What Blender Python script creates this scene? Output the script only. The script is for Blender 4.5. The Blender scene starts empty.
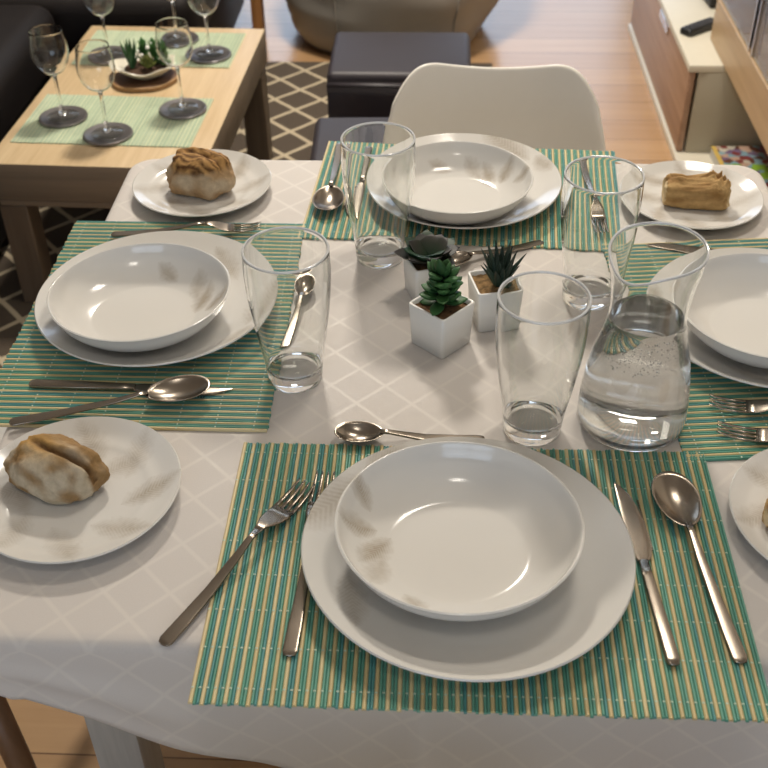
import bpy, bmesh, math, random
from math import sin, cos, pi, radians, atan2, hypot, exp
from mathutils import Vector, Matrix, noise

random.seed(7)
S = bpy.context.scene
C = S.collection
T = 0.75          # top of the tablecloth

# ------------------------------------------------------------------ helpers
def col(r, g, b):
    f = lambda v: ((v / 255.0) / 12.92) if v / 255.0 <= 0.04045 else (((v / 255.0) + 0.055) / 1.055) ** 2.4
    return (f(r), f(g), f(b), 1.0)

def newmat(name):
    m = bpy.data.materials.new(name)
    m.use_nodes = True
    nt = m.node_tree
    return m, nt, nt.nodes['Principled BSDF']

class NB:
    """small node-building helper"""
    def __init__(self, nt): self.nt = nt
    def n(self, t, **kw):
        nd = self.nt.nodes.new(t)
        for k, v in kw.items(): setattr(nd, k, v)
        return nd
    def l(self, a, b): self.nt.links.new(a, b)
    def put(self, sock, v):
        if hasattr(v, 'is_output'): self.l(v, sock)
        else: sock.default_value = v
    def math(self, op, a, b=None, c=None, clamp=False):
        nd = self.n('ShaderNodeMath', operation=op); nd.use_clamp = clamp
        self.put(nd.inputs[0], a)
        if b is not None: self.put(nd.inputs[1], b)
        if c is not None: self.put(nd.inputs[2], c)
        return nd.outputs[0]
    def mix(self, f, a, b):
        nd = self.n('ShaderNodeMix', data_type='RGBA')
        self.put(nd.inputs[0], f); self.put(nd.inputs[6], a); self.put(nd.inputs[7], b)
        return nd.outputs[2]
    def ramp(self, f, stops):
        nd = self.n('ShaderNodeValToRGB')
        while len(nd.color_ramp.elements) < len(stops): nd.color_ramp.elements.new(0.5)
        for e, (p, c) in zip(nd.color_ramp.elements, stops): e.position = p; e.color = c
        self.put(nd.inputs[0], f); return nd.outputs[0]
    def coord(self, which='Object'):
        return self.n('ShaderNodeTexCoord').outputs[which]
    def mapping(self, v, scale=(1, 1, 1), loc=(0, 0, 0), rot=(0, 0, 0)):
        nd = self.n('ShaderNodeMapping'); self.l(v, nd.inputs[0])
        nd.inputs['Scale'].default_value = scale; nd.inputs['Location'].default_value = loc
        nd.inputs['Rotation'].default_value = rot
        return nd.outputs[0]
    def noise(self, v, scale, detail=3, rough=0.5, out=0):
        nd = self.n('ShaderNodeTexNoise'); self.l(v, nd.inputs['Vector'])
        nd.inputs['Scale'].default_value = scale; nd.inputs['Detail'].default_value = detail
        nd.inputs['Roughness'].default_value = rough
        return nd.outputs[out]
    def sep(self, v):
        nd = self.n('ShaderNodeSeparateXYZ'); self.l(v, nd.inputs[0]); return nd.outputs
    def bump(self, h, bsdf, strength=0.3, dist=0.002):
        nd = self.n('ShaderNodeBump'); self.l(h, nd.inputs['Height'])
        nd.inputs['Strength'].default_value = strength; nd.inputs['Distance'].default_value = dist
        self.l(nd.outputs[0], bsdf.inputs['Normal'])

def simple(name, c, rough=0.5, metal=0.0, var=0.12, scale=40, bump=0.0, coat=0.0, bdist=0.001):
    m, nt, b = newmat(name); nb = NB(nt)
    v = nb.coord()
    f = nb.noise(v, scale)
    dark = tuple(x * (1 - var) for x in c[:3]) + (1,)
    light = tuple(min(1, x * (1 + var)) for x in c[:3]) + (1,)
    nb.l(nb.mix(f, dark, light), b.inputs['Base Color'])
    b.inputs['Roughness'].default_value = rough
    b.inputs['Metallic'].default_value = metal
    b.inputs['Coat Weight'].default_value = coat
    if bump: nb.bump(nb.noise(v, scale * 3), b, bump, bdist)
    return m

def wood(name, c1, c2, axis=1, rough=0.4, scale=1.0):
    m, nt, b = newmat(name); nb = NB(nt)
    v = nb.coord()
    sc = [28 * scale] * 3; sc[axis] = 1.6 * scale
    g = nb.noise(nb.mapping(v, sc), 1.0, 6, 0.62)
    g2 = nb.noise(nb.mapping(v, [s * 4 for s in sc]), 1.0, 3, 0.6)
    f = nb.math('ADD', nb.math('MULTIPLY', g, 0.75), nb.math('MULTIPLY', g2, 0.25))
    f2 = nb.math('MULTIPLY_ADD', f, 2.4, -0.7, clamp=True)
    nb.l(nb.mix(f2, c1, c2), b.inputs['Base Color'])
    b.inputs['Roughness'].default_value = rough
    nb.bump(f, b, 0.12, 0.001)
    return m

def thin_glass(name, tint=(0.93, 0.965, 0.95, 1), edge=(0.50, 0.58, 0.55, 1), spec=0.85):
    m = bpy.data.materials.new(name); m.use_nodes = True
    nt = m.node_tree; nb = NB(nt)
    nt.nodes.remove(nt.nodes['Principled BSDF'])
    out = nt.nodes['Material Output']
    lw = nb.n('ShaderNodeLayerWeight'); lw.inputs['Blend'].default_value = 0.5
    fac = lw.outputs['Facing']
    p = nb.math('POWER', fac, 4.0)
    f = nb.math('MULTIPLY_ADD', p, spec, 0.035, clamp=True)
    tr = nb.n('ShaderNodeBsdfTransparent'); gl = nb.n('ShaderNodeBsdfGlossy')
    gl.inputs['Roughness'].default_value = 0.03
    nb.l(nb.mix(nb.math('POWER', fac, 3.0), tint, edge), tr.inputs['Color'])
    mx = nb.n('ShaderNodeMixShader')
    nb.l(f, mx.inputs[0]); nb.l(tr.outputs[0], mx.inputs[1]); nb.l(gl.outputs[0], mx.inputs[2])
    nb.l(mx.outputs[0], out.inputs['Surface'])
    return m

def refr(name, ior, c=(1, 1, 1, 1)):
    m, nt, b = newmat(name)
    b.inputs['Base Color'].default_value = c
    b.inputs['Transmission Weight'].default_value = 1.0
    b.inputs['IOR'].default_value = ior
    b.inputs['Roughness'].default_value = 0.0
    return m

def vcol(name, rough=0.7, bump=0.4, scale=120, spec=0.3):
    """material coloured by the mesh's own colour attribute with fine noise on top"""
    m, nt, b = newmat(name); nb = NB(nt)
    a = nb.n('ShaderNodeAttribute'); a.attribute_name = 'col'
    v = nb.coord(); f = nb.noise(v, scale, 4, 0.65)
    k = nb.math('MULTIPLY_ADD', f, 0.7, 0.62)
    mul = nb.n('ShaderNodeVectorMath', operation='SCALE')
    nb.l(a.outputs['Color'], mul.inputs[0]); nb.l(k, mul.inputs['Scale'])
    nb.l(mul.outputs[0], b.inputs['Base Color'])
    b.inputs['Roughness'].default_value = rough
    b.inputs['Specular IOR Level'].default_value = spec
    if bump: nb.bump(f, b, bump, 0.002)
    return m

def obj(name, bm, mat, parent=None, smooth=True, angle=38):
    if smooth:
        lim = radians(angle)
        for f in bm.faces: f.smooth = True
        for e in bm.edges:
            if len(e.link_faces) == 2 and e.calc_face_angle(0) > lim: e.smooth = False
    me = bpy.data.meshes.new(name)
    bm.to_mesh(me); bm.free()
    for m in (mat if isinstance(mat, (list, tuple)) else [mat]): me.materials.append(m)
    o = bpy.data.objects.new(name, me); C.objects.link(o)
    if parent is not None: o.parent = parent
    return o

def tag(o, label, cat, group=None):
    o['label'] = label; o['category'] = cat
    if group: o['group'] = group
    return o

def thing(name, label, cat, loc=(0, 0, 0), rz=0.0, group=None):
    o = bpy.data.objects.new(name, None); C.objects.link(o)
    o.empty_display_size = 0.02
    o.location = loc; o.rotation_euler = (0, 0, rz)
    return tag(o, label, cat, group)

def dup(root, loc, rz, label, group=None, scale=None):
    r = root.copy(); C.objects.link(r)
    r.location = loc; r.rotation_euler = (0, 0, rz)
    if scale: r.scale = (scale,) * 3
    r['label'] = label
    if group: r['group'] = group
    for ch in list(root.children):
        c = ch.copy(); C.objects.link(c); c.parent = r
        for g in list(ch.children):
            d = g.copy(); C.objects.link(d); d.parent = c
    return r

def struct(o):
    o['kind'] = 'structure'; return o

def bx(bm, x0, x1, y0, y1, z0, z1, bevel=0.0, seg=2, mi=0):
    r = bmesh.ops.create_cube(bm, size=1.0)
    vs = r['verts']
    for v in vs:
        v.co = Vector((x0 + (v.co.x + .5) * (x1 - x0), y0 + (v.co.y + .5) * (y1 - y0), z0 + (v.co.z + .5) * (z1 - z0)))
    fs = set(f for v in vs for f in v.link_faces)
    for f in fs: f.material_index = mi
    if bevel:
        es = list(set(e for v in vs for e in v.link_edges))
        bmesh.ops.bevel(bm, geom=es, offset=bevel, segments=seg, profile=0.5, affect='EDGES')
    return bm

def box(x0, x1, y0, y1, z0, z1, bevel=0.0, seg=2):
    return bx(bmesh.new(), x0, x1, y0, y1, z0, z1, bevel, seg)

def lathe(prof, n=64, closed=False, fn=None, bm=None):
    """profile of (r,z); r==0 makes a pole; fn(r,z,angle)->(x,y,z) may bend it"""
    bm = bm or bmesh.new()
    rings = []
    for (r, z) in prof:
        if r <= 1e-6: rings.append([bm.verts.new((0, 0, z))])
        else:
            ring = []
            for k in range(n):
                a = 2 * pi * k / n
                p = fn(r, z, a) if fn else (r * cos(a), r * sin(a), z)
                ring.append(bm.verts.new(p))
            rings.append(ring)
    pairs = list(zip(rings[:-1], rings[1:]))
    if closed: pairs.append((rings[-1], rings[0]))
    for A, B in pairs:
        if len(A) == 1 and len(B) == 1: continue
        for k in range(n):
            k2 = (k + 1) % n
            if len(A) == 1: bm.faces.new((A[0], B[k2], B[k]))
            elif len(B) == 1: bm.faces.new((A[k], A[k2], B[0]))
            else: bm.faces.new((A[k], A[k2], B[k2], B[k]))
    bmesh.ops.recalc_face_normals(bm, faces=bm.faces)
    return bm

def spline(pts, sub=5):
    """Catmull-Rom through 2-D/3-D points"""
    P = [Vector(p) for p in pts]; out = []
    for i in range(len(P) - 1):
        p0 = P[max(i - 1, 0)]; p1 = P[i]; p2 = P[i + 1]; p3 = P[min(i + 2, len(P) - 1)]
        for k in range(sub):
            t = k / sub
            out.append(0.5 * ((2 * p1) + (p2 - p0) * t + (2 * p0 - 5 * p1 + 4 * p2 - p3) * t * t + (3 * p1 - p0 - 3 * p2 + p3) * t ** 3))
    out.append(P[-1]); return out

def sweep_flat(bm, secs, n=12, pw=0.6):
    """secs: (y, halfwidth, zc, halfthick[, xc]) along +Y, superelliptic section, capped"""
    rings = []
    for s in secs:
        y, w, z, t = s[:4]; xc = s[4] if len(s) > 4 else 0
        ring = []
        for k in range(n):
            a = 2 * pi * k / n
            ca, sa = cos(a), sin(a)
            ring.append(bm.verts.new((xc + w * math.copysign(abs(ca) ** pw, ca), y, z + t * math.copysign(abs(sa) ** pw, sa))))
        rings.append(ring)
    for A, B in zip(rings[:-1], rings[1:]):
        for k in range(n):
            bm.faces.new((A[k], A[(k + 1) % n], B[(k + 1) % n], B[k]))
    bm.faces.new(rings[0][::-1]); bm.faces.new(rings[-1])
    return bm

def tube(bm, pts, rads, n=10):
    pts = [Vector(p) for p in pts]
    rings = []
    for i, p in enumerate(pts):
        d = (pts[min(i + 1, len(pts) - 1)] - pts[max(i - 1, 0)]).normalized()
        q = d.to_track_quat('Z', 'Y')
        r = rads[i] if isinstance(rads, (list, tuple)) else rads
        rings.append([bm.verts.new(p + q @ Vector((r * cos(2 * pi * k / n), r * sin(2 * pi * k / n), 0))) for k in range(n)])
    for A, B in zip(rings[:-1], rings[1:]):
        for k in range(n): bm.faces.new((A[k], A[(k + 1) % n], B[(k + 1) % n], B[k]))
    bm.faces.new(rings[0][::-1]); bm.faces.new(rings[-1])
    return bm

def setcol(o, fn):
    me = o.data
    a = me.color_attributes.new('col', 'FLOAT_COLOR', 'POINT')
    for i, v in enumerate(me.vertices):
        c = fn(v.co, v.normal); a.data[i].color = (c[0], c[1], c[2], 1)

def lerp(a, b, t): return tuple(a[i] + (b[i] - a[i]) * t for i in range(3))
def sstep(a, b, x):
    t = max(0, min(1, (x - a) / (b - a))); return t * t * (3 - 2 * t)

# ------------------------------------------------------------------ materials
def floor_mat():
    m, nt, b = newmat('laminate planks'); nb = NB(nt)
    v = nb.coord()
    br = nb.n('ShaderNodeTexBrick'); nb.l(v, br.inputs['Vector'])
    br.offset = 0.37
    br.inputs['Scale'].default_value = 1.0
    br.inputs['Brick Width'].default_value = 1.25; br.inputs['Row Height'].default_value = 0.13
    br.inputs['Mortar Size'].default_value = 0.0016; br.inputs['Mortar Smooth'].default_value = 0.3
    br.inputs['Color1'].default_value = col(196, 160, 118); br.inputs['Color2'].default_value = col(176, 140, 100)
    br.inputs['Mortar'].default_value = col(120, 90, 66)
    g = nb.noise(nb.mapping(v, (1.6, 26, 1)), 1.0, 6, 0.6)
    g = nb.math('MULTIPLY_ADD', g, 2.6, -0.8, clamp=True)
    dark = nb.n('ShaderNodeMix', data_type='RGBA', blend_type='MULTIPLY')
    nb.l(nb.math('MULTIPLY', nb.math('SUBTRACT', 1.0, g), 0.55), dark.inputs[0])
    nb.l(br.outputs[0], dark.inputs[6]); dark.inputs[7].default_value = (0.70, 0.62, 0.55, 1)
    nb.l(dark.outputs[2], b.inputs['Base Color'])
    b.inputs['Roughness'].default_value = 0.26
    b.inputs['Specular IOR Level'].default_value = 0.8
    return m

def lattice(nb, v, ox, oy, px, py, width, soft=0.15):
    """1 on the lines of a diamond lattice"""
    s = nb.sep(v)
    a = nb.math('DIVIDE', nb.math('SUBTRACT', s[0], ox), px)
    c = nb.math('DIVIDE', nb.math('SUBTRACT', s[1], oy), py)
    res = None
    for op in ('ADD', 'SUBTRACT'):
        q = nb.math(op, a, c)
        d = nb.math('PINGPONG', q, 0.5)             # 0 at integers
        k = nb.math('SUBTRACT', 1.0, nb.math('DIVIDE', nb.math('SUBTRACT', d, width * (1 - soft)), width * soft * 2), clamp=True)
        res = k if res is None else nb.math('MAXIMUM', res, k)
    return res

def rug_mat():
    m, nt, b = newmat('rug weave'); nb = NB(nt)
    v = nb.coord()
    w = nb.n('ShaderNodeVectorMath', operation='ADD'); nb.l(v, w.inputs[0])
    nz = nb.noise(v, 9, 2, 0.5, 1)
    sc = nb.n('ShaderNodeVectorMath', operation='SCALE'); nb.l(nz, sc.inputs[0]); sc.inputs['Scale'].default_value = 0.012
    nb.l(sc.outputs[0], w.inputs[1])
    k = lattice(nb, w.outputs[0], -0.426, 3.153, 0.147, 0.151, 0.062)
    f = nb.noise(v, 260, 2)
    base = nb.mix(f, col(66, 57, 48), col(92, 80, 67))
    nb.l(nb.mix(k, base, col(186, 172, 146)), b.inputs['Base Color'])
    b.inputs['Roughness'].default_value = 0.95
    nb.bump(f, b, 0.5, 0.004)
    return m

def cloth_mat():
    m, nt, b = newmat('white jacquard cloth'); nb = NB(nt)
    at = nb.n('ShaderNodeAttribute'); at.attribute_name = 'flat'; v = at.outputs['Vector']
    k = lattice(nb, v, -0.075, 0.9175, 0.0573, 0.0573, 0.045, 0.5)
    big = nb.noise(v, 5, 2)
    k = nb.math('MULTIPLY', k, nb.math('MULTIPLY_ADD', big, 1.2, 0.1, clamp=True))
    weave = nb.noise(nb.mapping(v, (900, 900, 900)), 1.0, 1)
    base = nb.mix(weave, col(196, 190, 184), col(206, 200, 194))
    nb.l(nb.mix(k, base, col(209, 203, 195)), b.inputs['Base Color'])
    rr = nb.math('MULTIPLY_ADD', k, -0.25, 0.7)
    nb.l(rr, b.inputs['Roughness'])
    b.inputs['Sheen Weight'].default_value = 0.15
    nb.bump(weave, b, 0.06, 0.001)
    return m

# feather drawn in the plane: a node group used several times on each plate
def feather_group():
    g = bpy.data.node_groups.new('feather', 'ShaderNodeTree')
    g.interface.new_socket('Vector', in_out='INPUT', socket_type='NodeSocketVector')
    for n_ in ('Location', 'Rotation', 'Scale'):
        g.interface.new_socket(n_, in_out='INPUT', socket_type='NodeSocketVector')
    g.interface.new_socket('Mask', in_out='OUTPUT', socket_type='NodeSocketFloat')
    nb = NB(g)
    gi = nb.n('NodeGroupInput'); go = nb.n('NodeGroupOutput')
    mp = nb.n('ShaderNodeMapping', vector_type='TEXTURE')
    for a, k in (('Vector', 'Vector'), ('Location', 'Location'), ('Rotation', 'Rotation'), ('Scale', 'Scale')):
        nb.l(gi.outputs[a], mp.inputs[k])
    s = nb.sep(mp.outputs[0])
    u, w = s[0], nb.math('ABSOLUTE', s[1])
    inside = nb.math('MULTIPLY', nb.math('GREATER_THAN', u, 0.0), nb.math('LESS_THAN', u, 1.0))
    wid = nb.math('POWER', nb.math('SINE', nb.math('MULTIPLY', nb.math('MAXIMUM', nb.math('MINIMUM', u, 1.0), 0.0), pi)), 0.6)
    nz = nb.noise(gi.outputs['Vector'], 190, 2)
    wid = nb.math('MULTIPLY', wid, nb.math('MULTIPLY_ADD', nz, 0.7, 0.55))
    prof = nb.math('DIVIDE', nb.math('SUBTRACT', wid, w), 0.75, clamp=True)
    barb = nb.math('SINE', nb.math('MULTIPLY', nb.math('SUBTRACT', u, nb.math('MULTIPLY', w, 0.28)), 105.0))
    barb = nb.math('MULTIPLY_ADD', barb, 0.12, 0.66)
    shaft = nb.math('LESS_THAN', w, 0.05)
    m_ = nb.math('MAXIMUM', nb.math('MULTIPLY', prof, barb), nb.math('MULTIPLY', shaft, 0.25))
    m_ = nb.math('MULTIPLY', m_, inside)
    nb.l(m_, go.inputs['Mask'])
    return g
FG = feather_group()

def porcelain(name, feathers, strength=0.75):
    m, nt, b = newmat(name); nb = NB(nt)
    v = nb.coord()
    # flatten the height so the drawing follows the plan of the plate
    fl = nb.n('ShaderNodeVectorMath', operation='MULTIPLY'); nb.l(v, fl.inputs[0]); fl.inputs[1].default_value = (1, 1, 0)
    acc = None
    for (x, y, ang, ln, wd) in feathers:
        gnode = nb.n('ShaderNodeGroup'); gnode.node_tree = FG
        nb.l(fl.outputs[0], gnode.inputs['Vector'])
        gnode.inputs['Location'].default_value = (x, y, 0)
        gnode.inputs['Rotation'].default_value = (0, 0, ang)
        gnode.inputs['Scale'].default_value = (ln, wd, 1)
        o = gnode.outputs[0]
        acc = o if acc is None else nb.math('MAXIMUM', acc, o)
    cl = nb.noise(v, 22, 2)
    acc = nb.math('MULTIPLY', acc, nb.math('MULTIPLY_ADD', cl, 1.4, 0.0, clamp=True))
    acc = nb.math('MULTIPLY', acc, strength)
    nb.l(nb.mix(acc, col(214, 212, 207), col(138, 120, 92)), b.inputs['Base Color'])
    b.inputs['Roughness'].default_value = 0.13
    b.inputs['Specular IOR Level'].default_value = 0.55
    return m

M = {}
M['floor'] = floor_mat()
M['rug'] = rug_mat()
M['cloth'] = cloth_mat()
M['wall'] = simple('wall paint', col(214, 208, 198), 0.9, var=0.03)
M['ceiling'] = simple('ceiling paint', col(222, 218, 210), 0.95, var=0.02)
M['oak'] = wood('light oak laminate', col(180, 154, 116), col(204, 181, 144), 1, 0.4)
M['oak_side_shade'] = wood('oak laminate with painted side shade', col(112, 98, 82), col(134, 118, 98), 0, 0.5)  # same oak, darker and greyer: shade of the unlit sides put in the colour
M['oak_leg_shade'] = wood('oak laminate with painted leg shade', col(88, 74, 60), col(112, 96, 78), 2, 0.5)  # leg oak darkened further, shade painted into the base colour
M['tv_wood'] = wood('tv bench wood', col(150, 116, 92), col(180, 146, 120), 1, 0.4)
M['tv_wood_light'] = wood('cabinet oak', col(168, 138, 102), col(194, 166, 128), 1, 0.4)
M['white_lacquer'] = simple('white lacquer', col(214, 208, 190), 0.35, var=0.03)
M['grey_lacquer'] = simple('side panel lacquer', col(176, 168, 148), 0.5, var=0.04, scale=6)
M['grey_wood'] = wood('grey washed wood', col(150, 147, 140), col(182, 178, 170), 2, 0.6)
M['beech'] = wood('brown beech dowel', col(104, 74, 50), col(132, 98, 68), 2, 0.45)
M['post'] = wood('orange wood', col(140, 98, 56), col(168, 122, 74), 2, 0.5)
M['black_leather'] = simple('black leather', col(20, 15, 14), 0.6, var=0.2, scale=25, bump=0.15)
M['black_leather'].node_tree.nodes['Principled BSDF'].inputs['Specular IOR Level'].default_value = .25
M['navy_leather'] = simple('dark aubergine leather', col(42, 36, 42), 0.5, var=0.12, scale=60, bump=0.12)
M['bag'] = simple('taupe vinyl', col(142, 138, 131), 0.42, var=0.08, scale=14, bump=0.1)
M['shell'] = simple('white moulded plastic', col(224, 220, 211), 0.38, var=0.02)
M['black_metal'] = simple('black metal', col(28, 28, 28), 0.4, 0.6)
M['chrome'] = simple('chrome', col(205, 205, 208), 0.16, 1.0, var=0.03)
M['steel'] = simple('brushed cutlery steel', col(146, 137, 126), 0.24, 1.0, var=0.06, scale=90)
M['black_plastic'] = simple('black plastic', col(22, 22, 24), 0.4)
M['grey_plastic'] = simple('grey rubber', col(84, 84, 88), 0.6)
M['coaster'] = simple('dark grey coaster', col(140, 136, 136), 0.3, 0.85, var=0.12, scale=60)
M['glass'] = thin_glass('thin clear glass')
M['glass_wine'] = thin_glass('thin wine glass', (0.97, 0.975, 0.965, 1), (0.62, 0.64, 0.6, 1), 0.8)
m_, nt_, b_ = newmat('painted rim highlight')  # half-clear whitish coat, paints a bright highlight along glass rims
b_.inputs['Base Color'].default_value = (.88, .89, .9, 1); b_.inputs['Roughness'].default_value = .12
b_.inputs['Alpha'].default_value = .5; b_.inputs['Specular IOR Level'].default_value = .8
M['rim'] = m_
M['pane'] = thin_glass('pane glass', (0.86, 0.88, 0.88, 1), (0.6, 0.64, 0.64, 1), 0.9)
M['glass_solid'] = refr('thick glass', 1.45, (0.985, 0.995, 0.99, 1))
M['water'] = refr('water', 1.33)
M['teal'] = [simple('teal stick ' + k, col(*c), 0.42, var=0.16, scale=30) for k, c in
             (('green', (86, 148, 130)), ('blue', (80, 142, 140)), ('mid', (96, 154, 136)))]
M['tan'] = [simple('natural stick ' + k, col(*c), 0.45, var=0.14, scale=30) for k, c in
            (('pale', (210, 192, 146)), ('warm', (198, 178, 130)))]
M['thread'] = simple('stitching thread', col(190, 206, 190), 0.8)
M['pteal'] = [simple('pale green stick ' + k, col(*c), 0.5, var=0.1, scale=30) for k, c in
              (('a', (164, 182, 156)), ('b', (172, 186, 162)), ('c', (154, 172, 148)))]
M['ptan'] = [simple('pale natural stick ' + k, col(*c), 0.5, var=0.1, scale=30) for k, c in
             (('a', (196, 200, 168)), ('b', (184, 192, 162)))]
M['white_pot'] = simple('white glazed pot', col(226, 224, 218), 0.25, var=0.02)
M['soil'] = vcol('brown grit', 0.95, 0.9, 300)
M['leaf'] = vcol('succulent leaf', 0.5, 0.05, 60, 0.3)
M['crust'] = vcol('bread crust', 0.75, 0.55, 150, 0.25)
M['bark'] = wood('dark wood slice', col(60, 40, 26), col(98, 66, 42), 0, 0.6, 2)
M['rim_bark'] = simple('pale wood rim', col(150, 116, 76), 0.7, var=0.3, scale=60)
M['paper'] = simple('page edges', col(196, 192, 182), 0.8, var=0.12, scale=200)

R_D, R_S, R_B = 0.138, 0.1035, 0.096
SOUP_F = [(0.058, -0.008, 1.1, 0.050, 0.016), (0.062, 0.016, 1.45, 0.046, 0.015), (0.070, -0.012, 0.35, 0.034, 0.015),
          (0.040, 0.058, 2.2, 0.036, 0.013), (0.078, -0.028, -0.9, 0.030, 0.012)]
M['soup'] = porcelain('soup plate porcelain', SOUP_F, 1.0)
M['dinner'] = porcelain('dinner plate porcelain', [(0.110, -0.05, 1.25, 0.105, 0.026), (0.085, 0.052, 2.1, 0.07, 0.018), (0.118, -0.055, -2.2, 0.05, 0.018)], 0.85)
side_f = []
for k in range(8):
    a = k * 2 * pi / 8 + 0.3
    side_f.append((0.045 * cos(a), 0.045 * sin(a), a + 0.9, 0.062, 0.019))
M['side'] = porcelain('bread plate porcelain', side_f + [(0.02, 0.02, 0.5, 0.05, 0.02), (-0.045, -0.02, 1.8, 0.05, 0.017)], 0.75)

def magazine_mat():
    m, nt, b = newmat('printed cover'); nb = NB(nt)
    v = nb.coord()
    vo = nb.n('ShaderNodeTexVoronoi'); nb.l(nb.mapping(v, (44, 50, 1)), vo.inputs['Vector']); vo.inputs['Scale'].default_value = 1
    hs = nb.sep(vo.outputs['Color'])
    c = nb.ramp(hs[0], [(0.0, col(130, 62, 60)), (0.2, col(130, 164, 176)), (0.4, col(120, 100, 130)), (0.55, col(190, 160, 140)), (0.72, col(100, 62, 46)), (0.88, col(196, 190, 174))])
    nd = [n_ for n_ in nt.nodes if n_.bl_idname == 'ShaderNodeValToRGB'][-1]; nd.color_ramp.interpolation = 'CONSTANT'
    s = nb.sep(v)
    n1 = nb.noise(v, 18, 2)
    yy = nb.math('ADD', s[1], nb.math('MULTIPLY', n1, 0.05))
    band = nb.math('MULTIPLY', nb.math('GREATER_THAN', yy, -0.035), nb.math('LESS_THAN', yy, 0.05))
    green = nb.math('MULTIPLY', band, nb.math('GREATER_THAN', nb.noise(v, 30, 1), 0.44))
    c = nb.mix(green, c, col(136, 176, 60))
    red = nb.math('MULTIPLY', nb.math('GREATER_THAN', s[0], 0.035), nb.math('GREATER_THAN', s[1], 0.045))
    c = nb.mix(nb.math('MULTIPLY', red, 0.85), c, col(140, 58, 58))
    edge = nb.math('LESS_THAN', s[0], -0.088)
    c = nb.mix(edge, c, col(206, 176, 92))
    nb.l(c, b.inputs['Base Color']); b.inputs['Roughness'].default_value = 0.3
    return m
M['cover'] = magazine_mat()

# ------------------------------------------------------------------ room
X0, X1, Y0, Y1, H = -2.6, 1.32, -2.2, 6.2, 2.55
struct(obj('floor', box(X0 - .1, X1 + .1, Y0 - .1, Y1 + .1, -0.08, 0.0), M['floor'], smooth=False))
struct(obj('ceiling', box(X0 - .1, X1 + .1, Y0 - .1, Y1 + .1, H, H + 0.08), M['ceiling'], smooth=False))
struct(obj('wall_right', box(X1, X1 + 0.1, Y0 - .1, Y1 + .1, 0, H), M['wall'], smooth=False))
struct(obj('wall_left', box(X0 - 0.1, X0, Y0 - .1, Y1 + .1, 0, H), M['wall'], smooth=False))

def wall_with_hole(name, y0, y1, hx0, hx1, hz0, hz1):
    bm = bmesh.new()
    bx(bm, X0, hx0, y0, y1, 0, H); bx(bm, hx1, X1, y0, y1, 0, H)
    if hz0 > 0: bx(bm, hx0, hx1, y0, y1, 0, hz0)
    bx(bm, hx0, hx1, y0, y1, hz1, H)
    return struct(obj(name, bm, M['wall'], smooth=False))

def window(name, y, hx0, hx1, hz0, hz1):
    bm = bmesh.new(); t = 0.06
    bx(bm, hx0, hx1, y - .03, y + .03, hz0, hz0 + t); bx(bm, hx0, hx1, y - .03, y + .03, hz1 - t, hz1)
    bx(bm, hx0, hx0 + t, y - .03, y + .03, hz0 + t, hz1 - t); bx(bm, hx1 - t, hx1, y - .03, y + .03, hz0 + t, hz1 - t)
    xm = (hx0 + hx1) / 2
    bx(bm, xm - t / 2, xm + t / 2, y - .03, y + .03, hz0 + t, hz1 - t)
    fr = struct(obj(name, bm, M['white_lacquer'], smooth=False))
    obj('pane', box(hx0 + t, hx1 - t, y - .004, y + .004, hz0 + t, hz1 - t), M['pane'], fr, smooth=False)
    return fr
wall_with_hole('wall_back', Y1, Y1 + .1, -1.7, 1.15, 0.06, 2.1)
window('window_1', Y1 + .05, -1.7, 1.15, 0.06, 2.1)
wall_with_hole('wall_front', Y0 - .1, Y0, -1.6, 0.8, 0.8, 2.1)
window('window_2', Y0 - .05, -1.6, 0.8, 0.8, 2.1)
for nm, y0, y1 in (('baseboard_back', Y1 - .015, Y1),):
    bm = bmesh.new(); bx(bm, X0, -1.7, y0, y1, 0, .07); bx(bm, 1.15, X1 - .016, y0, y1, 0, .07)
    struct(obj(nm, bm, M['white_lacquer'], smooth=False))
struct(obj('baseboard_right', box(X1 - .015, X1, Y0, Y1 - .02, 0, .07), M['white_lacquer'], smooth=False))

# ------------------------------------------------------------------ rug, sofa, ottomans, bean bag
bm = box(-2.35, 0.19, 1.78, 3.525, 0.001, 0.012, 0.004, 1)
tag(obj('area_rug', bm, M['rug']), 'dark taupe area rug with a cream diamond lattice under the wooden table', 'rug')

sofa = thing('corner_sofa', 'black leather corner sofa along the left side behind the oak table', 'sofa', (-1.6, 2.6, 0))
def sofa_part(name, x0, x1, y0, y1, z0, z1, bev=0.05):
    bm = box(x0 + 1.6, x1 + 1.6, y0 - 2.6, y1 - 2.6, z0, z1, bev, 5)
    return obj(name, bm, M['black_leather'], sofa, angle=60)
sofa_part('base', -2.05, -1.06, 1.35, 3.95, 0.05, 0.27, 0.02)
sofa_part('base', -1.05, -0.70, 2.98, 3.95, 0.05, 0.27, 0.02)
sofa_part('seat_cushion', -2.02, -1.03, 1.36, 2.9, 0.26, 0.44)
sofa_part('seat_cushion', -2.02, -0.665, 2.92, 3.72, 0.26, 0.44)
sofa_part('backrest', -2.2, -2.0, 1.35, 3.95, 0.05, 0.82, 0.06)
sofa_part('backrest', -1.98, -0.665, 3.70, 3.93, 0.28, 0.82, 0.06)
for x, y in ((-1.98, 1.42), (-1.12, 1.42), (-2.0, 3.85), (-0.76, 3.85), (-0.76, 3.05)):
    obj('foot', lathe([(0, 0), (.022, 0), (.026, .055), (0, .055)], 14), M['black_metal'], sofa).location = (x + 1.6, y - 2.6, 0.0125 if y < 3.5 else 0.0)

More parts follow.
